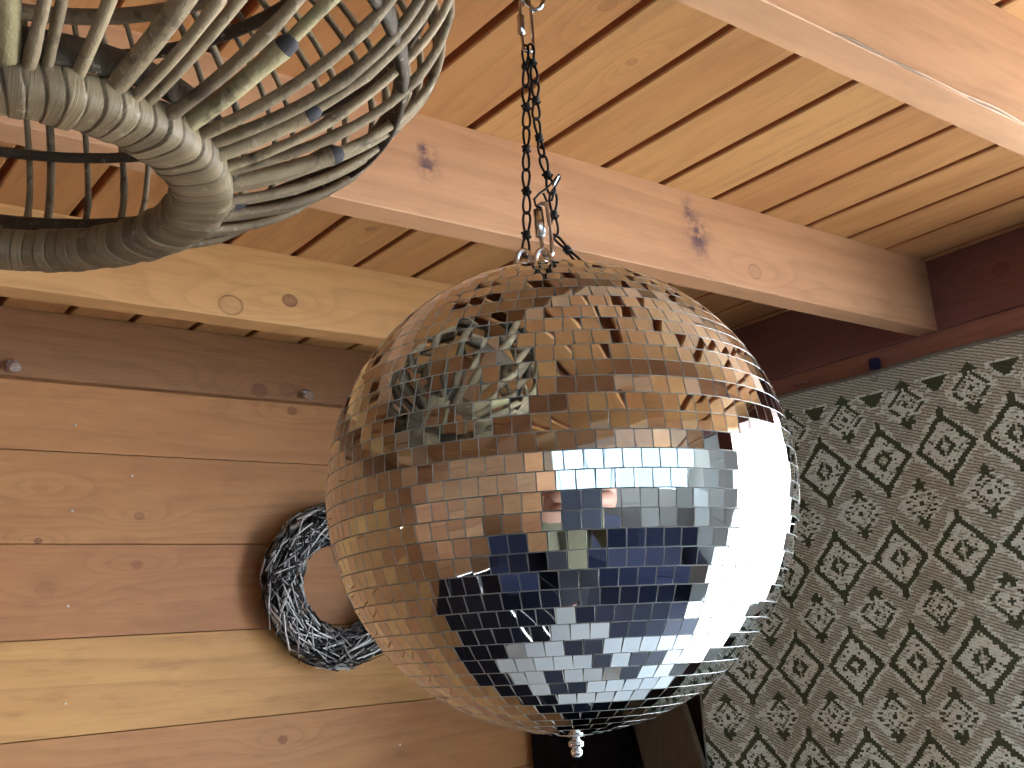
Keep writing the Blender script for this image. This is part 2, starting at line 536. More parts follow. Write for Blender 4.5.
mb.box(-2.3, 1.592, 1.684, 1.6995, 0.4645, CZ - 0.0005, 0.5, 0.0015)
structure(mb.build('trim_2', M['ledger']), 'dark brown board along the top of the left wall')

# ------------------------------------------------------------------ right wall: corner part behind the rug, open beyond it
mb = MB()
for i in range(16):
    z1 = 0.456 - i * 0.14; z0 = z1 - 0.139
    mb.box(1.612, 1.632, 0.58, 1.75, max(z0, -1.70), z1, 0.4 + 0.3 * ((i * 7) % 3 - 1), 0.001)
structure(mb.build('wall_right', wood('black_brown_board', 'Y', (sr(62, 42, 40), sr(50, 34, 32)), cross='Z', growth=0.3, streak=0.12)))
mb = MB()
mb.box(1.593, 1.66, -2.3, 1.699, 0.4545, CZ - 0.0005, 0.5, 0.002)
structure(mb.build('trim_3', M['dark_board']), 'dark red brown board along the top of the right wall')
mb = MB()
mb.box(1.596, 1.6115, 0.58, 1.699, 0.395, 0.4542, 0.4, 0.0015)
structure(mb.build('trim_4', M['trim_board']), 'lighter red brown batten just above the patterned rug')
mb = MB()
mb.box(1.60, 1.66, 0.52, 0.579, -1.70, 0.4542, 0.4, 0.003)
mb2 = mb
structure(mb2.build('trim_5', M['pale_board']), 'upright post at the end of the rug wall')
mb = MB()
for i in range(12):
    z0 = -1.70 + i * 0.18
    mb.box(1.61, 1.63, -2.29, -0.78, z0, min(z0 + 0.178, 0.4540), 0.5, 0.001)
structure(mb.build('wall_right_rear', M['pale_board']))
mb = MB()
mb.box(1.60, 1.66, -0.778, -0.72, -1.70, 0.4542, 0.4, 0.003)
structure(mb.build('trim_6', M['pale_board']), 'upright post at the far side of the open doorway')

# back wall: pale boards with an opening made wide to throw light on the rug, left side wall, floor
mb = MB()
for i in range(12):
    z0 = -1.70 + i * 0.20
    z1 = min(z0 + 0.198, 0.60)
    if z0 < -0.46 or z0 > 0.49:
        mb.box(-2.3, 1.66, -2.32, -2.30, z0, z1, 0.5, 0.001)
    else:
        mb.box(-2.3, -2.2, -2.32, -2.30, z0, z1, 0.5, 0.001)
        mb.box(1.56, 1.66, -2.32, -2.30, z0, z1, 0.5, 0.001)
structure(mb.build('wall_back', M['pale_board']))
mb = MB()
zz = -1.70
i = 0
while zz < 0.58:
    mb.box(-2.32, -2.30, -2.3, 1.75, zz, min(zz + 0.139, 0.60), 0.4 + 0.3 * ((i * 5) % 3 - 1), 0.001)
    zz += 0.14; i += 1
structure(mb.build('wall_far_left', wood('side_wall_pine', 'Y', (sr(206, 156, 108), sr(176, 118, 82)), cross='Z', growth=0.35)))
mb = MB()
for i in range(29):
    mb.box(-2.3, 1.66, -2.3 + i * 0.14, -2.3 + i * 0.14 + 0.138, -1.72, -1.70, 0.5 + 0.4 * ((i * 7) % 5 - 2) / 2, 0.001)
structure(mb.build('floor', M['floor']))
mb = MB()
mb.box(1.70, 9.0, -9.0, 6.0, -1.80, -1.75, 0.5)
mb.box(-9.0, 1.70, -9.0, -2.36, -1.80, -1.75, 0.5)
structure(mb.build('ground', M['paving']))


mb = MB()  # added fence, hides bright sky from the ball's reflections
for i in range(38):
    mb.box(-7.4 + i * 0.30, -7.4 + i * 0.30 + 0.292, -4.90, -4.87, -1.75, 2.5, 0.5, 0.003)
o = mb.build('sky_dimming_fence', plain('blue_grey_fence_paint', sr(92, 106, 114), 0.7, 0, 0.08))
tag(o, 'grey board fence added outside to dim the view through the opening behind the camera', 'fence')

# nail heads on the left wall
nail_pos = [(0.578, 0.321), (0.487, 0.263), (0.484, 0.120), (0.483, -0.021), (0.488, 0.398), (1.053, -0.140)]
nail_lab = ['nail head above the pair of knots in the wall boards', 'nail head in the wall board just under a long board joint',
            'nail head in the brown wall board above the pale yellow board', 'nail head in the pale yellow wall board',
            'nail head in the uppermost full wall board', 'nail head in the pale board just under the twig wreath']
for (x, z), lb in zip(nail_pos, nail_lab):
    mb = MB()
    mb.lathe([(0.0, -0.0022), (0.0012, -0.0020), (0.0019, -0.0010), (0.0020, 0.0), (0.0013, 0.0006)], (0, 0, 0), 12, axis='Y')
    o = mb.build('nail', M['nail'], loc=(x, 1.700, z))
    tag(o, 'small shiny ' + lb, 'nail', 'nails in the left wall')


# ------------------------------------------------------------------ rug on the right wall
def rug_mat():
    t = NT('woven_plastic_rug')
    a = t.n('ShaderNodeAttribute', attribute_name='tone')
    tn = a.outputs['Fac']
    co = t.obj()
    sep = t.n('ShaderNodeSeparateXYZ'); t.l(co, sep.inputs[0])
    # slanted cords of the weave
    wob = t.m('MULTIPLY', t.noise(co, 120, 2, 0.5), 0.9)
    s_ = t.m('ADD', t.m('MULTIPLY', sep.outputs[2], 188.0), t.m('MULTIPLY', sep.outputs[1], -74.0))
    s_ = t.m('ADD', s_, wob)
    wave = t.m('ADD', t.m('MULTIPLY', t.m('SINE', t.m('MULTIPLY', s_, 2 * PI)), 0.5), 0.5)
    # tone: 0 dark green, .33 beige ground, .66 pale stripe ground, 1 white
    base = t.n('ShaderNodeValToRGB')
    cr = base.color_ramp
    cr.interpolation = 'CONSTANT'
    for _ in range(2): cr.elements.new(0.5)
    for e, (p, c) in zip(cr.elements, [(0.0, sr(64, 84, 60)), (0.2, sr(206, 220, 210)), (0.5, sr(224, 240, 234)), (0.8, sr(244, 255, 255))]):
        e.position = p; e.color = c + (1,)
    t.l(tn, base.inputs[0])
    low = t.n('ShaderNodeValToRGB')
    cr = low.color_ramp
    cr.interpolation = 'CONSTANT'
    for _ in range(2): cr.elements.new(0.5)
    for e, (p, c) in zip(cr.elements, [(0.0, sr(52, 66, 50)), (0.2, sr(122, 126, 114)), (0.5, sr(138, 150, 134)), (0.8, sr(214, 240, 232))]):
        e.position = p; e.color = c + (1,)
    t.l(tn, low.inputs[0])
    c = t.mix(t.m('POWER', wave, 0.8), low.outputs[0], base.outputs[0])
    nz = t.noise(co, 260, 2, 0.6)
    c = t.mix(t.m('MULTIPLY', t.m('SUBTRACT', nz, 0.5, clamp=True), 1.5, clamp=True), c, sr(90, 96, 84))
    t.fin(c, 0.38, 0, 0.5)
    t.bump(t.m('ADD', wave, t.m('MULTIPLY', tn, 0.9)), 0.55, 0.0016)
    return t.mat


M['rug'] = rug_mat()
M['rug_edge'] = plain('rug_binding', sr(120, 116, 110), 0.7, 0, 0.15, 150)


def rug_tone(y, z, rr):
    """woven figure at a point of the cloth"""
    PY, PZ, Y0, Z0 = 0.117, 0.1645, 1.0025, 0.2670
    y = y + (z - 0.267) * -0.012
    def local(y0, z0):
        a = (y - y0) / PY; b = (z - z0) / PZ
        ja, jb = round(a), round(b)
        return (a - ja) * 2, (b - jb) * 2, z0 + jb * PZ
    ua, va, zc = local(Y0, Z0)
    ub, vb, zcb = local(Y0 + PY / 2, Z0 + PZ / 2)
    dA = abs(ua) * 1.03 + abs(va) * 1.40
    dB = abs(ub) * 0.83 + abs(vb) * 1.27
    cut = z > 0.352
    if z > 0.400: return 0.33
    hz = rr.random()
    # tips
    if dB < 0.68 and zcb < 0.40:
        if dB < 0.09: return 0.0
        if abs(ub) < 0.10 and 0.34 < abs(vb) < 0.56: return 0.0
        if abs(ub) < 0.24 and 0.34 < abs(vb) < 0.42: return 0.0
        if abs(vb) > 0.30 and dB > 0.42 and dB < 0.53 : return 0.0
        if 0.40 < dB < 0.52 and (int(abs(vb) * 40) % 4 != 0): return 0.0
        if dB > 0.52:
            return 1.0 if hz < 0.72 else 0.66
        if 0.10 < dB < 0.17: return 1.0
        if 0.24 < dB < 0.30 and hz < 0.35: return 0.0
        return 1.0 if hz < 0.62 else 0.66
    if zc > 0.36 or z > 0.36:
        hh = (z - 0.359) / 0.022
        if -0.2 < hh < 1.2:
            if 0 <= hh <= 1.0 and abs(ua) < 0.10 + 0.30 * hh: return 0.0
            if abs(ua) < 0.22 + 0.30 * hh: return 1.0 if hz < 0.6 else 0.33
        return 0.33
    if dA < 1.15:
        if dA < 0.12: return 1.0 if hz < 0.7 else 0.33
        if dA < 0.16: return 0.66
        if dA < 0.34: return 0.0 if (abs(ua) > 0.03) else 0.66
        if dA < 0.76:
            if abs(ua) < 0.16 and 0.50 < abs(va): return 0.0
            return 1.0 if hz < 0.72 else (0.66 if hz < 0.92 else 0.0)
        if dA < 0.98: return 0.0
        if abs(ua) < 0.09 and dA < 1.12: return 0.0
        return 1.0 if hz < 0.7 else 0.66
    return 0.33 if hz < 0.8 else 0.66


def build_rug():
    root = empty('patterned_rug', (1.585, 0.85, 0.40), 'green and white outdoor rug with woven diamonds, hung on the right wall', 'rug')
    cy, cz = 0.0042, 0.0037
    y0, y1, z0, z1 = 0.59, 1.465, -1.05, 0.4185
    ny, nz = int((y1 - y0) / cy), int((z1 - z0) / cz)
    rr = random.Random(5)
    def surf(y, z):
        hang = max(0.0, 0.42 - z)
        x = 1.5905 - 0.006 * math.sin(y * 9.0 + z * 1.3) * min(1, hang * 4) - 0.004 * math.sin(y * 23 + z * 3.1) * min(1, hang * 3) - 0.004
        sag = 0.0025 * math.sin((y - 0.27) * 10.5) ** 2
        zz = z - sag * max(0, 1 - hang * 3) - 0.010 * max(0, (1.1 - y)) * max(0, 1 - hang * 2)
        yy = y - (0.012 * math.sin(z * 3 + .5) * max(0, (y - 1.3)) / 0.165)
        return (x, yy, zz)
    vs_ = []
    for j in range(nz + 1):
        for i in range(ny + 1):
            vs_.append(surf(y0 + (y1 - y0) * i / ny, z0 + (z1 - z0) * j / nz))
    mb = MB()
    mb.v = [(p[0] - 1.585, p[1] - 0.85, p[2] - 0.40) for p in vs_]
    run = None
    for j in range(nz):
        for i in range(ny):
            a = j * (ny + 1) + i
            mb.f.append((a, a + ny + 1, a + ny + 2, a + 1))
            y = y0 + (y1 - y0) * (i + .5) / ny; z = z0 + (z1 - z0) * (j + .5) / nz
            z -= (y - 1.0) * 0.0
            tt = rug_tone(y, z, rr)
            # weave floats run over two cells: keep some of the neighbour's value
            if i and rr.random() < 0.38 and tt > 0.2 and mb.t[-1] > 0.2: tt = mb.t[-1]
            mb.t.append(tt); mb.m.append(0); mb.sm.append(False)
    o = mb.build('woven_cloth', M['rug'], root)
    so = o.modifiers.new('thickness', 'SOLIDIFY'); so.thickness = 0.003; so.offset = -1
    # binding along the top and the near vertical edge
    mb = MB()
    pts = [Vector(surf(y0 + (y1 - y0) * i / 80, z1 - 0.001)) - Vector((1.5855, 0.85, 0.3995)) for i in range(81)]
    mb.tube(pts, 0.0033, 8, tone=.5)
    mb.build('top_binding', M['rug_edge'], root)
    mb = MB()
    pts = [Vector(surf(y1, z0 + (z1 - z0) * i / 80)) - Vector((1.5855, 0.85, 0.40)) for i in range(81)]
    mb.tube(pts, 0.0022, 8, tone=.5)
    mb.build('side_binding', M['rug_edge'], root)


build_rug()


def rug_clip(y, z, label):
    r = empty('hanging_clip', (1.588, y, z), label, 'clip')
    mb = MB()
    mb.box(-0.008, 0.0065, -0.0075, 0.0075, -0.010, 0.011, 0.5, 0.002)
    mb.tube([(-0.0075, 0, 0.004), (-0.012, 0, 0.002), (-0.013, 0, -0.006), (-0.0095, 0, -0.010)], 0.002, 8)
    mb.build('clip_body', M['black_clip'], r)
    mb = MB()
    mb.tube([(-0.009, 0.003, -0.010), (-0.011, 0.006, -0.018), (-0.010, 0.002, -0.026), (-0.009, -0.004, -0.028), (-0.010, -0.006, -0.020), (-0.009, -0.003, -0.011)], 0.0024, 8)
    h = mb.build('clear_hook', M['clear'], r)
    h['label'] = 'clear plastic hook'
    return r


rug_clip(0.9886, 0.4270, 'dark blue clip with a clear hook on the rug top, right of the mirror ball')
mb = MB()
mb.tube([(0, 0.013, 0), (-0.003, 0.012, 0), (-0.003, -0.014, 0.0015), (0, -0.015, 0.0015)], 0.0011, 8)
o = mb.build('wire_staple', M['steel'], loc=(1.5958, 1.150, 0.4330))
tag(o, 'thin bright wire staple in the batten beside the mirror ball', 'staple')


# clear string-light bulbs on the ledger
def small_bulb(x, z, label, lean):
    r = empty('clear_bulb', (x, 1.6835, z), label, 'bulb', 'clear bulbs under the ledger board')
    mb = MB()
    R0 = 0.0078
    prof = [(0.0002, -R0)] + [(R0 * math.cos(a), R0 * math.sin(a)) for a in [(-80 + 16 * i) * PI / 180 for i in range(10)]] + [(0.0028, R0 + 0.003)]
    mb.lathe(prof, (0.0045, -0.009, -0.001), 20)
    g = mb.build('glass', M['clear'], r)
    mb = MB()
    mb.tube([(0.0045, -0.009, 0.006), (0.002, -0.006, 0.011), (-0.004, -0.003, 0.011), (-0.008, 0.0, 0.006)], 0.0011, 8)
    mb.tube([(-0.0095, -0.008, -0.006), (-0.0095, -0.008, 0.004)], 0.0035, 14)
    mb.tube([(-0.0075, -0.012, 0.004), (-0.006, -0.004, 0.008), (-0.005, 0.0, 0.008)], 0.0015, 8)
    mb.build('socket', M['steel'], r)
    return r


small_bulb(0.388, 0.4760, 'small clear glass bulb on the ledger board at the left picture edge', 0)
small_bulb(0.881, 0.4750, 'small clear glass bulb on the ledger board, left of the mirror ball', 0)

# ------------------------------------------------------------------ dark curtain and leaning plank in the corner
mb = MB()
n, mz = 90, 14
vs_ = []
for j in range(mz + 1):
    z = 0.25 - 1.93 * j / mz
    for i in range(n + 1):
        u = i / n
        x = 1.335 + 0.258 * u
        y = 1.680 + 0.009 * math.sin(u * 30) + 0.003 * math.sin(u * 71 + z)
        vs_.append((x, y, z))
fs = [(j * (n + 1) + i, j * (n + 1) + i + 1, (j + 1) * (n + 1) + i + 1, (j + 1) * (n + 1) + i) for j in range(mz) for i in range(n)]
mb.add(vs_, fs, 0.5, 0, True)
cur = empty('dark_curtain', (1.43, 1.68, 0.25), 'nearly black gathered curtain in the corner under the mirror ball', 'curtain')
mb.v = [(a - 1.43, b - 1.68, c - 0.25) for a, b, c in mb.v]
c1 = mb.build('cloth', M['curtain'], cur)
so = c1.modifiers.new('thickness', 'SOLIDIFY'); so.thickness = 0.002
mb = MB()
mb.tube([(-0.11, 0, 0.002), (0.10, 0, 0.002)], 0.005, 10)
mb.build('curtain_rod', M['black_wire'], cur)

mb = MB()
zt, zb_ = -0.112, -1.698
vs_ = []
for j in range(25):
    z = zb_ + (zt - zb_) * j / 24
    t_ = (z + 0.15)
    yl = 1.643 + 0.41 * t_; yr = 1.489 + 0.45 * t_; xo = 0.15 * t_ - 0.015
    yr = min(yr, yl - 0.13) if t_ > 0 else max(yr, yl - 0.162)
    for (x, y) in ((1.580, yr + .002), (1.580, yl - .002), (1.582, yl), (1.592, yl), (1.594, yl - .002), (1.594, yr + .002), (1.592, yr), (1.582, yr)):
        vs_.append((x + xo, min(y, 1.694), z))
fs = []
for j in range(24):
    for k in range(8):
        l = (k + 1) % 8
        fs.append((j * 8 + k, j * 8 + l, (j + 1) * 8 + l, (j + 1) * 8 + k))
fs += [tuple(range(8)), tuple(24 * 8 + q for q in range(8))]
mb.add(vs_, fs, 0.5)
o = mb.build('leaning_plank', M['grey_plank'], fix=True)
tag(o, 'weathered grey plank leaning in the corner, left of the patterned rug', 'plank')

# ------------------------------------------------------------------ twig wreath on the left wall
def wreath():
    cx, cz, RR, rr_ = 0.922, 0.138, 0.107, 0.033
    y = 1.7 - 0.038
    root = empty('twig_wreath', (cx, y, cz), 'round wreath of silvery black twigs on the pine wall, left of the mirror ball', 'wreath')
    rs_ = random.Random(3)
    mb = MB()
    pts = []
    for i in range(64):
        a = 2 * PI * i / 64
        pts.append((RR * math.cos(a), 0, RR * math.sin(a)))
    mb.tube(pts, 0.019, 10, closed=True, tone=0.0)
    mb.build('inner_ring', plain('dark_wreath_core', (0.012, 0.011, 0.012), 0.8), root)
    mb = MB()
    for i in range(1500):
        a = rs_.uniform(0, 2 * PI)
        ph = rs_.uniform(0, 2 * PI)
        ln = rs_.uniform(0.022, 0.060)
        r0 = rr_ * rs_.uniform(0.66, 1.12)
        def P(a_, ph_, r_):
            q = RR + r_ * math.cos(ph_)
            return Vector((q * math.cos(a_), r_ * math.sin(ph_), q * math.sin(a_)))
        da = rs_.choice((-1, 1)) * ln / RR * rs_.uniform(0.6, 1.0) * 0.5
        dp = rs_.gauss(0, 0.75)
        p0 = P(a - da, ph - dp * 0.5, r0); p1 = P(a + da, ph + dp * 0.5, r0 * rs_.uniform(0.9, 1.1))
        pm = (p0 + p1) / 2 + (P(a, ph, r0) - (p0 + p1) / 2) * 0.45
        if p0.y > 0.034 or p1.y > 0.034: continue
        d = (p1 - p0).normalized() * 0.004
        r1 = rs_.uniform(0.0008, 0.0017)
        mb.tube([p0 - d, pm, p1 + d], [r1, r1, r1 * 0.7], 6, tone=rs_.choice([-0.6, -0.5, -0.4, 0.2, 0.6, 1.3, 1.5]))
    mb.tube([P(4.55, 3.9, 0.03), P(4.56, 4.1, 0.034), P(4.56, 4.1, 0.034) + Vector((0, 0, -0.026))], 0.0006, 5, tone=0.3)
    tw = mb.build('twigs', M['twig'], root)
    tw['kind'] = 'stuff'
    return root


wreath()

# ------------------------------------------------------------------ mirror ball
BC = Vector((0.4545, 0.5207, 0.0949))
BALL = Vector((0.4535, 0.5215, 0.0988))
FH = Vector((0.62757, 0.77856, 0)); RH = Vector((0.77856, -0.62757, 0))


def mirror_ball():
    root = empty('mirror_ball', BALL, 'large round mirror ball covered in small square mirror tiles, hanging on a black chain', 'mirror ball')
    R = 0.1492
    root.rotation_mode = 'QUATERNION'
    root.rotation_quaternion = Matrix.Rotation(math.radians(1.4), 3, FH).to_quaternion()
    mb = MB()
    Rc = R - 0.0022
    prof = [(max(0.0003, Rc * math.cos(a)), Rc * math.sin(a)) for a in [(-90 + 4 * i) * PI / 180 for i in range(46)]]
    mb.lathe(prof, n=90)
    mb.build('core', M['core'], root, fix=True)
    mb = MB()
    rs_ = random.Random(21)
    rows = 46
    st = PI / rows
    s0 = R * st          # tile pitch
    for i in range(rows):
        lat = -PI / 2 + (i + 0.5) * st
        if i == 0 or i == rows - 1: continue
        nn = max(6, int(round(2 * PI * R * math.cos(lat) / s0)))
        ph0 = rs_.uniform(0, 2 * PI)
        for k in range(nn):
            lo = ph0 + 2 * PI * k / nn
            j1, j2 = rs_.gauss(0, 0.014), rs_.gauss(0, 0.014)
            nrm = Vector((math.cos(lat + j1) * math.cos(lo + j2), math.cos(lat + j1) * math.sin(lo + j2), math.sin(lat + j1)))
            pos = Vector((math.cos(lat) * math.cos(lo), math.cos(lat) * math.sin(lo), math.sin(lat))) * R
            e = Vector((-math.sin(lo), math.cos(lo), 0))
            e = (e - nrm * e.dot(nrm)).normalized()
            q = rs_.gauss(0, 0.012)
            n_ = nrm.cross(e)
            e, n_ = e * math.cos(q) + n_ * math.sin(q), n_ * math.cos(q) - e * math.sin(q)
            h = s0 * 0.5 * 0.976
            w = min(h, PI * R * math.cos(lat) / nn * 0.98) + rs_.uniform(-.0001, .00005)
            f = pos + nrm * 0.0004
            b = pos - nrm * 0.0016
            bv = 0.0002
            vs_ = [f + e * sx * (w - bv) + n_ * sy * (h - bv) for sx, sy in ((-1, -1), (1, -1), (1, 1), (-1, 1))]
            vs_ += [f - nrm * bv + e * sx * w + n_ * sy * h for sx, sy in ((-1, -1), (1, -1), (1, 1), (-1, 1))]
            vs_ += [b + e * sx * w + n_ * sy * h for sx, sy in ((-1, -1), (1, -1), (1, 1), (-1, 1))]
            tone = rs_.random()
            mb.add(vs_, [(0, 1, 2, 3)], tone, 0)
            mb.add(vs_, [(0, 4, 5, 1), (1, 5, 6, 2), (2, 6, 7, 3), (3, 7, 4, 0), (4, 8, 9, 5), (5, 9, 10, 6), (6, 10, 11, 7), (7, 11, 8, 4)], tone, 1)
    mb.build('mirror_tiles', [M['tile'], M['tile_edge']], root)
    mb = MB()
    mb.lathe([(0.0001, 0.1525), (0.016, 0.1522), (0.0185, 0.1510), (0.0195, 0.1480), (0.0195, 0.1455)], n=40)
    mb.build('top_cap', M['cap'], root)
    # two eye loops on the cap and one in the middle
    for u, v, zt_ in ((-0.0150, -0.003, 0.1580), (-0.0022, -0.004, 0.1575)):
        mb = MB()
        pts = []
        hgt = 0.0085
        for k in range(13):
            a = -0.35 * PI + 1.7 * PI * k / 12 - 0.0
            a = -0.30 * PI + 1.6 * PI * k / 12
            pts.append(RH * (u + 0.0052 * math.cos(a)) + FH * v + Vector((0, 0, zt_ + hgt * math.sin(a))))
        mb.tube(pts, 0.0019, 10)
        mb.tube([RH * u + FH * v + Vector((0, 0, 0.1505)), RH * u + FH * v + Vector((0, 0, zt_ - hgt + .001))], 0.003, 10)
        mb.build('hanging_eye', M['steel'], root)
    mb = MB()
    c = (0, 0, 0)
    mb.lathe([(0.0001, -0.163), (0.0022, -0.1628), (0.0034, -0.1612), (0.0036, -0.1592), (0.0026, -0.1578), (0.0026, -0.1570), (0.0046, -0.1566), (0.0048, -0.1540), (0.0036, -0.1532),
              (0.0024, -0.1525), (0.0024, -0.1512), (0.0055, -0.1508), (0.0060, -0.1490), (0.0060, -0.1470)], c, 24)
    mb.build('bottom_knob', M['steel'], root)
    mb = MB()
    mb.lathe([(0.0001, -0.1500), (0.011, -0.1498), (0.0125, -0.1488), (0.0125, -0.1470)], c, 30)
    mb.build('bottom_cap', M['cap'], root)
    return root


mirror_ball()


# ------------------------------------------------------------------ chains and fittings above the ball
def W(u, z, f=0.0):
    return BC + RH * u + FH * f + Vector((0, 0, z))


def link_mesh(ln):
    """one knotted wire link: an elongated loop above and below a coil, height ln along +z, unit built in x-z"""
    mb = MB()
    h = ln / 2
    w = 0.0034
    r = 0.00095
    up_ = []
    for s_ in (1, -1):
        pts = []
        for k in range(15):
            a = -0.42 * PI + (1.84 * PI) * k / 14 + 0
            ww = w * (0.72 + 0.28 * math.sin(a))
            pts.append((ww * math.cos(a), 0.0, s_ * (h * 0.5 + (h * 0.5 - r * .6) * math.sin(a))))
        mb.tube(pts, r, 7)
    pts = []
    for k in range(34):
        a = 2 * PI * k / 10
        pts.append((0.0021 * math.cos(a), 0.0021 * math.sin(a), -0.0024 + 0.0048 * k / 33))
    mb.tube(pts, r, 6)
    mb.tube([(-0.0034, 0.0006, 0.0012), (0.0, -0.0012, 0.0), (0.0036, 0.0004, -0.0012)], r, 6)
    return mb


def chain(name, pts, label, rot0=0.0):
    """links follow the polyline pts; each link is a part of its own, sharing one mesh"""
    root = empty(name, pts[0], label, 'chain', 'black chains above the mirror ball')
    P_ = [Vector(p) for p in pts]
    ln = 0.0335
    step = ln - 0.0026
    # resample at equal steps
    cum = [0.0]
    for a, b in zip(P_, P_[1:]): cum.append(cum[-1] + (b - a).length)
    n = max(1, int(round(cum[-1] / step)))
    st_ = cum[-1] / n
    def at(d):
        for i in range(len(cum) - 1):
            if d <= cum[i + 1] + 1e-9:
                return P_[i].lerp(P_[i + 1], (d - cum[i]) / max(1e-9, cum[i + 1] - cum[i]))
        return P_[-1]
    src = None
    for i in range(n):
        a, b = at(i * st_), at((i + 1) * st_)
        d = (a - b).normalized()
        xa = (RH - d * RH.dot(d)).normalized()
        q = Matrix((xa, d.cross(xa), d)).transposed().to_4x4()
        rot = Matrix.Rotation(rot0 + ((i * 37) % 5 - 2) * 0.28, 4, 'Z')
        if src is None:
            o = link_mesh(st_ + 0.0026).build('link', M['black_wire'], root)
            src = o
        else:
            o = src.copy()
            COL.objects.link(o)
            o.parent = root
        o.matrix_local = Matrix.Translation((a + b) / 2 - P_[0]) @ q @ rot
    return root


chain('black_chain', [W(0.0015, 0.328), W(-0.0005, 0.2962), W(-0.0017, 0.2813), W(-0.0035, 0.2496), W(-0.0055, 0.2336), W(-0.0073, 0.2021), W(-0.0092, 0.1820), W(-0.0110, 0.1672)],
      'left strand of black knotted wire chain, ending on the eye of the mirror ball')
chain('black_chain.001', [W(0.0048, 0.328, -0.001), W(0.0064, 0.302), W(0.0055, 0.2846), W(0.0046, 0.2706), W(0.0054, 0.255), W(0.0066, 0.2395), W(0.0085, 0.2250), W(0.0112, 0.212)],
      'right strand of black knotted wire chain, ending on the silver quick link', 0.1)
chain('black_chain.002', [W(0.0118, 0.2135, 0.003), W(0.0125, 0.199, 0.005), W(0.0095, 0.187, 0.005), W(0.0120, 0.172, 0.004), W(0.0185, 0.1635, 0.002), W(0.0260, 0.1580, -0.002)],
      'short loose end of black chain lying down on the top of the mirror ball', 0.5)


def quick_link(name, top, bot, half, wire, label, ang=0.0, nut_side=-1, nut=(0.35, 0.75), fdir=RH, nutr=2.2):
    root = empty(name, top, label, 'quick link', 'silver quick links on the chain')
    ax = (Vector(bot) - Vector(top))
    L_ = ax.length
    ax.normalize()
    side = (fdir * math.cos(ang) + FH * math.sin(ang))
    side = (side - ax * side.dot(ax)).normalized()
    pts = []
    h = L_ / 2
    for k in range(32):
        a = 2 * PI * k / 32
        cx_ = math.cos(a); sx_ = math.sin(a)
        px = half * (abs(cx_) ** 0.75) * (1 if cx_ >= 0 else -1)
        pz = (h - half) * (1 if sx_ >= 0 else -1) * min(1, abs(sx_) * 2.2) + half * sx_
        pts.append(ax * (h - pz) + side * px)
    mb = MB()
    mb.tube(pts, wire, 10, closed=True)
    mb.build('link_body', M['steel'], root)
    mb = MB()
    a_ = ax * (L_ * nut[0]) + side * (half * nut_side)
    b_ = ax * (L_ * nut[1]) + side * (half * nut_side)
    m_ = (a_ + b_) / 2
    mb.tube([a_, a_ + ax * 0.0008, m_, b_ - ax * 0.0008, b_], [wire * 1.3, wire * nutr, wire * nutr, wire * nutr, wire * 1.3], 6)
    mb.build('sleeve_nut', M['steel'], root)
    return root


quick_link('quick_link', W(0.0040, 0.3655), W(0.0035, 0.3235), 0.0040, 0.0013, 'silver quick link at the head of the chains, near the top picture edge', 0.1, -1, (0.30, 0.68))
quick_link('quick_link.001', W(0.0035, 0.2055, .001), W(0.0045, 0.1665, .001), 0.0036, 0.0015, 'silver quick link just above the mirror ball', -0.3, -1, (0.08, 0.62), nutr=2.5)

# spring hook: a black bent wire hook with a bright tongue between the right strand and the quick link
hk = empty('spring_hook', W(0.0085, 0.2105), 'black wire hook with a silver tongue joining the right strand to the quick link', 'hook')
mb = MB()
base = W(0.0085, 0.2105)
def HL(u, z, f=0.0): return W(u, z, f) - base
mb.tube([HL(0.0030, 0.2020), HL(-0.0010, 0.2035, -.001), HL(-0.0018, 0.2080, -.002), HL(0.0020, 0.2120, -.002), HL(0.0075, 0.2155, -.002), HL(0.0135, 0.2215, -.001), HL(0.0170, 0.2260)], 0.00085, 8)
mb.tube([HL(0.0170, 0.2260), HL(0.0175, 0.2235, .001), HL(0.0140, 0.2180, .001), HL(0.0110, 0.2140, .001)], 0.00085, 8)
mb.tube([HL(0.0050, 0.2130), HL(0.0070, 0.2075, .002), HL(0.0105, 0.2080, .002), HL(0.0125, 0.2130)], 0.0009, 8)
mb.build('wire_hook', M['black_wire'], hk)
mb = MB()
mb.tube([HL(0.0115, 0.2155, -0.0005), HL(0.0165, 0.2245, -0.0005)], 0.0010, 8, flat=0.6)
tg_ = mb.build('tongue', M['steel'], hk)
tg_['label'] = 'bright silver tongue'

# ceiling hook
ch = empty('ceiling_hook', W(0.0105, 0.4787), 'silver screw hook in the ceiling boards holding the chain', 'hook')
mb = MB()
def CL(u, z, f=0.0): return W(u, z, f) - W(0.0105, 0.4787)
mb.tube([CL(0.0040, 0.4786), CL(0.0040, 0.42), CL(0.0042, 0.372), CL(0.0055, 0.3620), CL(0.0105, 0.3565), CL(0.0150, 0.3580), CL(0.0178, 0.3640), CL(0.0172, 0.3700)], 0.0017, 10)
mb.build('shank', M['steel'], ch)
mb = MB()
mb.tube([CL(0.0040, 0.4786), CL(0.0040, 0.4760)], 0.009, 24)
mb.build('rosette', M['steel'], ch)


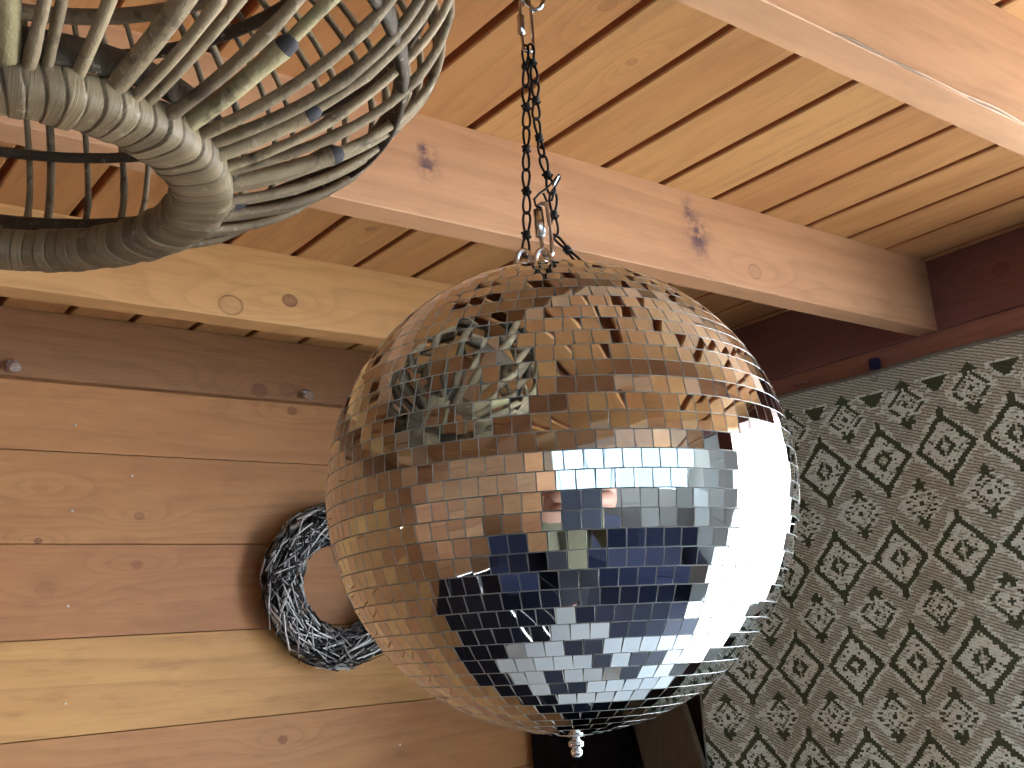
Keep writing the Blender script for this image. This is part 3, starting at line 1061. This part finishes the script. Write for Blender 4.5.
# ------------------------------------------------------------------ wicker basket
def basket():
    C0 = Vector((0.1047, 0.4844, 0.2244))
    A_, Cc, H_ = 0.21, 0.11, 0.10
    root = empty('wicker_basket', C0, 'hanging round wicker basket of weathered willow rods with a cane-bound ring, upper left', 'basket')
    rs_ = random.Random(9)
    th0, th1 = -66 * PI / 180, 46 * PI / 180

    def pt(th, ph, dr=0.0):
        return Vector(((A_ + dr) * math.cos(th) * math.cos(ph), (A_ + dr) * math.cos(th) * math.sin(ph), H_ + (Cc + dr) * math.sin(th)))

    # bound ring: a torus with 84 turns of flat cane
    mb = MB()
    turns, sub, nk = 84, 18, 28
    Rr, rr_ = 0.0865, 0.0118
    N = turns * sub
    vs_ = []
    wob = [rs_.uniform(0.94, 1.05) for _ in range(turns)]
    sl = [rs_.uniform(-0.25, 0.25) for _ in range(turns)]
    for i in range(N):
        for k in range(nk):
            a = 2 * PI * k / nk
            ph_turn = (i / sub)
            tph = ph_turn + 0.32 * math.sin(a + 0.6)         # slanted turns
            ti = int(math.floor(tph)) % turns
            fr = tph - math.floor(tph)
            e = min(fr, 1 - fr) * 2
            r_ = rr_ * wob[ti] * (0.84 + 0.13 * min(1, e * 7.5) ** 0.5) * (abs(math.cos(a)) ** 3.3 + abs(math.sin(a)) ** 3.3) ** (-1 / 3.3)
            ph = 2 * PI * i / N
            q = Rr + r_ * 1.26 * math.cos(a)
            vs_.append((q * math.cos(ph), q * math.sin(ph), r_ * 0.80 * math.sin(a)))
    b0 = 0
    for i in range(N):
        j = (i + 1) % N
        for k in range(nk):
            l = (k + 1) % nk
            a = 2 * PI * (k + .5) / nk
            ti = int(math.floor((i + .5) / sub + 0.32 * math.sin(a + 0.6))) % turns
            mb.f.append((i * nk + k, j * nk + k, j * nk + l, i * nk + l)); mb.t.append((ti * 0.618) % 1.0); mb.m.append(0); mb.sm.append(True)
    mb.v = [tuple(v) for v in vs_]
    rg = mb.build('cane_bound_ring', M['wrap'], root)
    rg['label'] = 'thick lower ring bound in flat pale cane'

    # ribs: meridians from the ring to the top hoop
    nr = 62
    want = {-1.775: (0.62, True, 0.0046), -1.373: (0.45, False, 0.0042), -1.0: (0.228, True, 0.0040), -0.73: (0.19, False, 0.0040), -0.36: (0.223, False, 0.0036),
            -0.107: (0.085, False, 0.0034), 0.6: (0.3, False, 0.0034), 1.25: (0.35, False, 0.0036), 1.9: (0.5, True, 0.004), 2.5: (0.3, False, 0.0036), 3.05: (0.4, True, 0.004), -2.4: (0.4, False, 0.0038)}
    thick = {}
    for a_, v_ in want.items():
        thick[int(round(a_ / (2 * PI / nr))) % nr] = (a_,) + v_
    for i in range(nr):
        ph = 2 * PI * i / nr + rs_.uniform(-.02, .02)
        isT = i in thick
        r0 = rs_.uniform(0.0021, 0.0028) if not isT else thick[i][3]
        if isT: ph = thick[i][0]
        dw = rs_.uniform(-0.04, 0.04)
        f1, f2 = rs_.uniform(2, 5), rs_.uniform(0, 6)
        pts, rd = [], []
        n = 30
        for k in range(n + 1):
            t_ = k / n
            th = th0 + (th1 - th0) * t_ - 0.02
            dr = 0.0015 * math.sin(f1 * t_ * 2 + f2) + (0.0 if not isT else -0.0005)
            p = pt(th, ph + dw * math.sin(PI * t_) + 0.006 * math.sin(f1 * 2.2 * t_ + f2), dr)
            pts.append(p)
            kn = 1.0 + (0.22 if abs((t_ * f1 * 1.4 + f2) % 1.0 - 0.5) < 0.05 else 0.0)
            rd.append(r0 * (1.08 - 0.3 * t_) * kn)
        mb = MB()
        cut = None
        if isT:
            cut = thick[i][1]
            kc = max(2, int(cut * n))
            # thick branch to a node, then a thinner shoot goes on beside the stub
            mb.tube(pts[:kc + 1], [q for q in rd[:kc]] + [rd[kc] * 1.25], 10, tone=rs_.uniform(0.35, 1))
            mb.tube([pts[k_] + Vector((0, 0, 0)) for k_ in range(kc - 1, n + 1)], [max(0.0026, q * 0.72) for q in rd[kc - 1:]], 9, tone=rs_.uniform(0.3, 1))
        else:
            mb.tube(pts, rd, 8, tone=rs_.uniform(0.0, 1.0))
        rb = mb.build('rib', M['thick_rib'] if (isT and thick[i][2]) else M['rib'], root)
        if isT:
            d = (pts[kc] - pts[kc - 1]).normalized()
            outw = Vector((pts[kc].x, pts[kc].y, pts[kc].z - H_)).normalized()
            mb = MB()
            q = pts[kc] + outw * 0.0012
            q = q - outw * 0.0008
            mb.tube([q - d * 0.0025, q - d * 0.0010, q + d * 0.0015, q + (d + outw * 0.35) * 0.0045, q + (d + outw * 0.5) * 0.0052], [rd[kc] * 0.95, rd[kc] * 1.12, rd[kc] * 1.12, rd[kc] * 0.85, rd[kc] * 0.3], 14)
            mb.build('cut_stub', M['end_grain'], rb)
    # hoops inside the ribs
    for (z, r, label, flat) in ((-0.088, 0.0030, 'ring', 2.4), (-0.048, 0.0038, 'hoop', 2.4), (0.012, 0.0030, 'hoop', 1.2), (0.064, 0.0034, 'hoop', 1.3)):
        rad = (A_ - 0.006) * math.sqrt(1 - (z / Cc) ** 2) - 0.001
        if z < -0.08: rad = 0.1010
        mb = MB()
        pts = [(rad * math.cos(2 * PI * k / 96), rad * math.sin(2 * PI * k / 96), H_ + z + 0.0015 * math.sin(k * .26)) for k in range(96)]
        mb.tube(pts, r, 10, closed=True, tone=0.5, flat=flat, up=(0, 0, 1))
        mb.build('hoop', M['hoop'], root)
    # top hoop and three cords to a ceiling hook
    rad = A_ * math.cos(th1) ; zt_ = H_ + Cc * math.sin(th1)
    mb = MB()
    pts = [(rad * math.cos(2 * PI * k / 96), rad * math.sin(2 * PI * k / 96), zt_) for k in range(96)]
    mb.tube(pts, 0.005, 10, closed=True, tone=0.6)
    mb.build('top_hoop', M['rib'], root)
    apex = Vector((0, 0, CZ - C0.z - 0.012))
    for k in range(3):
        a = 2 * PI * k / 3 + 0.25
        mb = MB()
        mb.tube([Vector((rad * math.cos(a), rad * math.sin(a), zt_)), Vector((0.030 * math.cos(a), 0.030 * math.sin(a), 0.262)), apex], 0.0015, 6)
        mb.build('hanging_cord', M['hoop'], root)
    mb = MB()
    mb.tube([apex + Vector((0, 0, 0.012)), apex + Vector((0, 0, 0.003)), apex + Vector((0.004, 0, 0)), apex + Vector((0.003, 0, -0.005)), apex + Vector((-0.002, 0, -0.005))], 0.0016, 8)
    mb.build('screw_eye', M['steel'], root)


basket()

# ------------------------------------------------------------------ what the mirror ball sees: table, sofa, person with a tablet
def table():
    r = empty('dining_table', (0.62, 0.50, -1.70), 'pale grey table standing below the mirror ball', 'table')
    mb = MB(); mb.box(-0.60, 0.60, -0.38, 0.38, 0.725, 0.75, .5, .004)
    mb.build('tabletop', plain('pale_table_paint', sr(188, 196, 200), 0.25, 0, 0.05), r)
    mb = MB()
    mb.box(-0.54, 0.54, -0.36, -0.34, 0.64, 0.7245, .5, .002); mb.box(-0.54, 0.54, 0.34, 0.36, 0.64, 0.7245, .5, .002)
    mb.box(-0.56, -0.54, -0.36, 0.36, 0.64, 0.7245, .5, .002); mb.box(0.54, 0.56, -0.36, 0.36, 0.64, 0.7245, .5, .002)
    mb.build('apron', M['pale_board'], r)
    for sx in (-1, 1):
        for sy in (-1, 1):
            mb = MB()
            mb.box(sx * .54 - .025, sx * .54 + .025, sy * .34 - .025, sy * .34 + .025, 0, 0.7245, .5, .004)
            mb.build('leg', M['pale_board'], r)


table()
slate = plain('dark_slate_mat', sr(34, 40, 56), 0.6, 0, 0.1)
ware = plain('glazed_white_ware', sr(214, 216, 214), 0.15)
for (x, y, rz, lb) in ((0.40, 0.32, 0.05, 'dark slate placemat on the table edge nearest the camera'), (0.88, 0.36, -0.1, 'dark slate placemat at the table end towards the open doorway'),
                       (0.50, 0.72, 0.1, 'dark slate placemat at the table edge nearest the plank wall')):
    mb = MB(); mb.box(-0.16, 0.16, -0.10, 0.10, 0, 0.004, .5, .0015)
    o = mb.build('placemat', slate, loc=(x, y, -0.9499)); o.rotation_euler = (0, 0, rz)
    tag(o, lb, 'placemat', 'placemats on the table')
for (x, y, lb) in ((0.66, 0.50, 'white mug standing in the middle of the pale table'), (0.20, 0.58, 'white mug standing near the left end of the pale table')):
    r = empty('mug', (x, y, -0.9499), lb, 'mug', 'mugs on the table')
    mb = MB(); mb.lathe([(0.0005, 0.004), (0.034, 0.005), (0.037, 0.09), (0.040, 0.09), (0.038, 0.0), (0.0005, 0.0)], n=28); mb.build('cup', ware, r)
    mb = MB(); mb.tube([(0.038, 0, 0.075), (0.058, 0, 0.072), (0.064, 0, 0.045), (0.056, 0, 0.022), (0.037, 0, 0.020)], 0.005, 8); mb.build('handle', ware, r)


def sofa():
    navy = plain('navy_upholstery', sr(24, 32, 60), 0.85, 0, 0.15, 60)
    r = empty('navy_sofa', (0.50, -1.55, -1.70), 'dark navy sofa standing by the back wall behind the camera', 'sofa')
    mb = MB(); mb.box(-1.05, 1.05, -0.42, 0.42, 0.08, 0.30, .5, .03); mb.build('base', navy, r)
    for k in (-1, 0, 1):
        mb = MB(); mb.box(k * .60 - .295, k * .60 + .295, -0.20, 0.44, 0.30, 0.46, .5, .04); mb.build('seat_cushion', navy, r)
        mb = MB(); mb.box(k * .60 - .29, k * .60 + .29, -0.36, -0.17, 0.44, 0.86, .5, .05); mb.build('back_cushion', navy, r)
    mb = MB(); mb.box(-1.05, 1.05, -0.46, -0.34, 0.28, 0.80, .5, .04); mb.build('backrest', navy, r)
    for s_ in (-1, 1):
        mb = MB(); mb.box(s_ * .98 - .09, s_ * .98 + .09, -0.42, 0.42, 0.10, 0.62, .5, .04); mb.build('armrest', navy, r)
    for sx in (-1, 1):
        for sy in (-1, 1):
            mb = MB(); mb.tube([(sx * .95, sy * .34, 0.0), (sx * .93, sy * .33, 0.10)], [0.016, 0.024], 10); mb.build('leg', M['black_wire'], r)


sofa()


def armchair():
    navy = plain('armchair_navy_cloth', sr(22, 30, 58), 0.85, 0, 0.15, 60)
    r = empty('navy_armchair', (-1.30, -0.30, -1.70), 'dark navy armchair facing the table, beside the left side wall', 'armchair')
    r.rotation_euler = (0, 0, -PI / 2 + 0.25)
    mb = MB(); mb.box(-0.42, 0.42, -0.40, 0.40, 0.10, 0.34, .5, .03); mb.build('base', navy, r)
    mb = MB(); mb.box(-0.30, 0.30, -0.20, 0.42, 0.34, 0.48, .5, .04); mb.build('seat_cushion', navy, r)
    mb = MB(); mb.box(-0.42, 0.42, -0.46, -0.22, 0.30, 0.92, .5, .05); mb.build('backrest', navy, r)
    for s_ in (-1, 1):
        mb = MB(); mb.box(s_ * .38 - .07, s_ * .38 + .07, -0.40, 0.40, 0.30, 0.66, .5, .04); mb.build('armrest', navy, r)
    for sx in (-1, 1):
        for sy in (-1, 1):
            mb = MB(); mb.tube([(sx * .36, sy * .33, 0.0), (sx * .34, sy * .32, 0.12)], [0.014, 0.02], 10); mb.build('leg', M['black_wire'], r)


armchair()


def skin(name, verts, edges, radii, mat, parent, root_i=0, lv=2):
    me = bpy.data.meshes.new(name)
    me.from_pydata([tuple(v) for v in verts], edges, [])
    o = bpy.data.objects.new(name, me)
    COL.objects.link(o)
    o.parent = parent
    md = o.modifiers.new('skin', 'SKIN')
    md.use_smooth_shade = True
    for i, r_ in enumerate(radii):
        me.skin_vertices[0].data[i].radius = (r_, r_) if not isinstance(r_, tuple) else r_
        me.skin_vertices[0].data[i].use_root = (i == root_i)
    sd = o.modifiers.new('sub', 'SUBSURF'); sd.levels = lv; sd.render_levels = lv
    me.materials.append(mat)
    return o


def person():
    skin_m = plain('skin', sr(206, 160, 140), 0.5, 0, 0.08, 15)
    navy = plain('khaki_jumper', sr(112, 108, 88), 0.9, 0, 0.15, 90)
    trou = plain('dark_trousers', sr(28, 30, 38), 0.9, 0, 0.15, 90)
    hair = plain('brown_hair', sr(70, 50, 36), 0.7, 0, 0.3, 120)
    # local frame: x right, y forward, z up, origin on the floor; body centred behind the tablet
    ctr = RH * 0.09 - FH * 0.48
    root = empty('person', (ctr.x, ctr.y, -1.70), 'person in a khaki jumper and dark trousers holding up a tablet, behind the camera', 'person')
    root.rotation_euler = (0, 0, math.atan2(RH.y, RH.x))
    # body (head, neck, arms, legs under the clothes)
    V = [(0, 0, .92), (0, .01, 1.10), (0, 0, 1.28), (0, .0, 1.38), (0, .015, 1.45), (0, .03, 1.52), (0, .035, 1.60), (0, .035, 1.66)]
    Rd = [.13, .115, .125, .07, .052, .072, .086, .055]
    E_ = [(i, i + 1) for i in range(7)]
    def addc(pts, rad, start):
        b = len(V); prev = start
        for p, r_ in zip(pts, rad):
            V.append(p); Rd.append(r_); E_.append((prev, len(V) - 1)); prev = len(V) - 1
        return prev
    for s_, wx in ((-1, -0.125), (1, 0.135)):
        addc([(s_ * .17, 0, 1.35), (s_ * .25, .12, 1.20), (wx + s_ * .03, .37, 1.56), (wx + s_ * .005, .43, 1.62)], [.055, .046, .034, .026], 3)
        addc([(s_ * .09, 0, .84), (s_ * .10, .02, .48), (s_ * .105, -.01, .10), (s_ * .11, .12, .04)], [.085, .055, .042, .035], 0)
    body = skin('body', V, E_, Rd, skin_m, root)
    # facial features: nose, eyes, mouth, ears as small meshes
    mb = MB()
    mb.tube([(0, .112, 1.615), (0, .130, 1.575), (0, .112, 1.562)], [.006, .012, .008], 8)
    mb.build('nose', skin_m, root)
    for s_ in (-1, 1):
        mb = MB()
        mb.lathe([(0.0001, -.011), (.008, -.008), (.011, 0), (.008, .008), (.0001, .011)], (s_ * .032, .106, 1.605), 12)
        mb.build('eye', plain('eye_white', (0.8, 0.8, 0.8), 0.2), root)
        mb = MB()
        mb.tube([(s_ * .084, .03, 1.62), (s_ * .094, .024, 1.60), (s_ * .084, .032, 1.565)], [.008, .014, .007], 8)
        mb.build('ear', skin_m, root)
    mb = MB(); mb.tube([(-.024, .100, 1.532), (0, .112, 1.530), (.024, .100, 1.532)], .005, 8)
    mb.build('mouth', plain('lips', sr(170, 96, 92), 0.5), root)
    # hair
    mb = MB()
    vs_ = []; n, m_ = 24, 10
    for j in range(m_ + 1):
        th = PI / 2 - (PI * 0.62) * j / m_
        for k in range(n):
            a = 2 * PI * k / n
            fr = max(0, math.sin(a))
            thh = max(th, PI / 2 - PI * (0.62 - 0.34 * fr) * j / m_)
            vs_.append((.098 * math.cos(thh) * math.cos(a), .02 + .105 * math.cos(thh) * math.sin(a), 1.625 + .098 * math.sin(thh)))
    fs = [(j * n + k, j * n + (k + 1) % n, (j + 1) * n + (k + 1) % n, (j + 1) * n + k) for j in range(m_) for k in range(n)]
    mb.add(vs_, fs, .5, 0, True)
    mb.build('hair', hair, root)
    # jumper
    V2 = [(0, 0, .90), (0, .01, 1.08), (0, 0, 1.26), (0, .0, 1.375), (0, .008, 1.42)]
    R2 = [(.20, .15), (.19, .15), (.21, .15), (.12, .10), (.064, .064)]
    E2 = [(0, 1), (1, 2), (2, 3), (3, 4)]
    for s_, wx in ((-1, -0.125), (1, 0.135)):
        b = len(V2)
        V2 += [(s_ * .175, 0, 1.345), (s_ * .25, .12, 1.20), (wx + s_ * .035, .36, 1.545)]
        R2 += [(.072, .072), (.062, .062), (.046, .046)]
        E2 += [(3, b), (b, b + 1), (b + 1, b + 2)]
    skin('jumper', V2, E2, R2, navy, root)
    V3 = [(0, 0, .94), (0, 0, .86)]
    R3 = [(.15, .125), (.14, .12)]
    E3 = [(0, 1)]
    for s_ in (-1, 1):
        b = len(V3)
        V3 += [(s_ * .095, 0, .76), (s_ * .10, .02, .48), (s_ * .105, -.01, .09)]
        R3 += [(.10, .10), (.072, .072), (.06, .06)]
        E3 += [(1, b), (b, b + 1), (b + 1, b + 2)]
    skin('trousers', V3, E3, R3, trou, root)
    for s_ in (-1, 1):
        mb = MB()
        mb.tube([(s_ * .11, -.07, .045), (s_ * .11, -.03, .05), (s_ * .112, .08, .04), (s_ * .114, .17, .03), (s_ * .114, .20, .028)], [.036, .044, .043, .036, .018], 12)
        mb.build('shoe', M['black_wire'], root)
    # hands: palms with five curled fingers each, gripping the tablet's short edges
    for s_, wx in ((-1, -0.125), (1, 0.135)):
        b = Vector((wx, .44, 1.625))
        Vh = [b, b + Vector((s_ * .004, .012, .03))]
        Rh = [(.022, .016), (.026, .014)]
        Eh = [(0, 1)]
        lens = [.8, 1.0, .95, .75]
        for k in range(4):
            base_ = b + Vector((s_ * .006, .020, .012 + .017 * k))
            i0 = len(Vh)
            Vh += [base_, base_ + Vector((0, .022 * lens[k], .003)), base_ + Vector((-s_ * .022 * lens[k], .026 * lens[k], .004)), base_ + Vector((-s_ * .040 * lens[k], .024 * lens[k], .004))]
            Rh += [(.009, .009), (.0085, .0085), (.008, .008), (.0065, .0065)]
            Eh += [(1, i0), (i0, i0 + 1), (i0 + 1, i0 + 2), (i0 + 2, i0 + 3)]
        i0 = len(Vh)
        Vh += [b + Vector((-s_ * .012, -.004, .020)), b + Vector((-s_ * .030, -.008, .040)), b + Vector((-s_ * .040, -.006, .058))]
        Rh += [(.011, .011), (.0095, .0095), (.0075, .0075)]
        Eh += [(0, i0), (i0, i0 + 1), (i0 + 1, i0 + 2)]
        skin('hand', Vh, Eh, Rh, skin_m, root, 0, 2)


person()

# tablet: its lens is where the picture is taken from
tb = empty('tablet', (0, 0, 0), 'dark grey tablet held up in both hands behind the camera', 'tablet')
tb.matrix_world = cam.matrix_world @ Matrix.Translation((0, 0, 0.004))
mb = MB(); mb.box(-0.018, 0.228, -0.155, 0.017, 0.0015, 0.0075, .5, .0025)
mb.build('case', plain('slate_metal', sr(52, 58, 72), 0.45, 0.3), tb)
mb = MB(); mb.box(-0.012, 0.222, -0.149, 0.011, 0.0074, 0.0080, .5)
mb.build('screen', plain('dark_glass', (0.02, 0.02, 0.025), 0.08), tb)

# ------------------------------------------------------------------ daylight portals at the openings (guide sampling of the sky only)
def portal(loc, rot, sx, sy):
    d = bpy.data.lights.new('window_daylight', 'AREA')
    d.shape = 'RECTANGLE'; d.size = sx; d.size_y = sy
    d.cycles.is_portal = True
    o = bpy.data.objects.new('window_daylight', d)
    COL.objects.link(o)
    o.location = loc; o.rotation_euler = rot


portal((1.72, -0.10, -0.62), (0, PI / 2, 0), 2.2, 1.3)
portal((-0.32, -2.36, 0.02), (-PI / 2, 0, 0), 3.8, 1.0)

for o in list(sc.objects):
    if o.parent is None and o.type != 'CAMERA' or o is cam:
        o.location.z += FLOOR
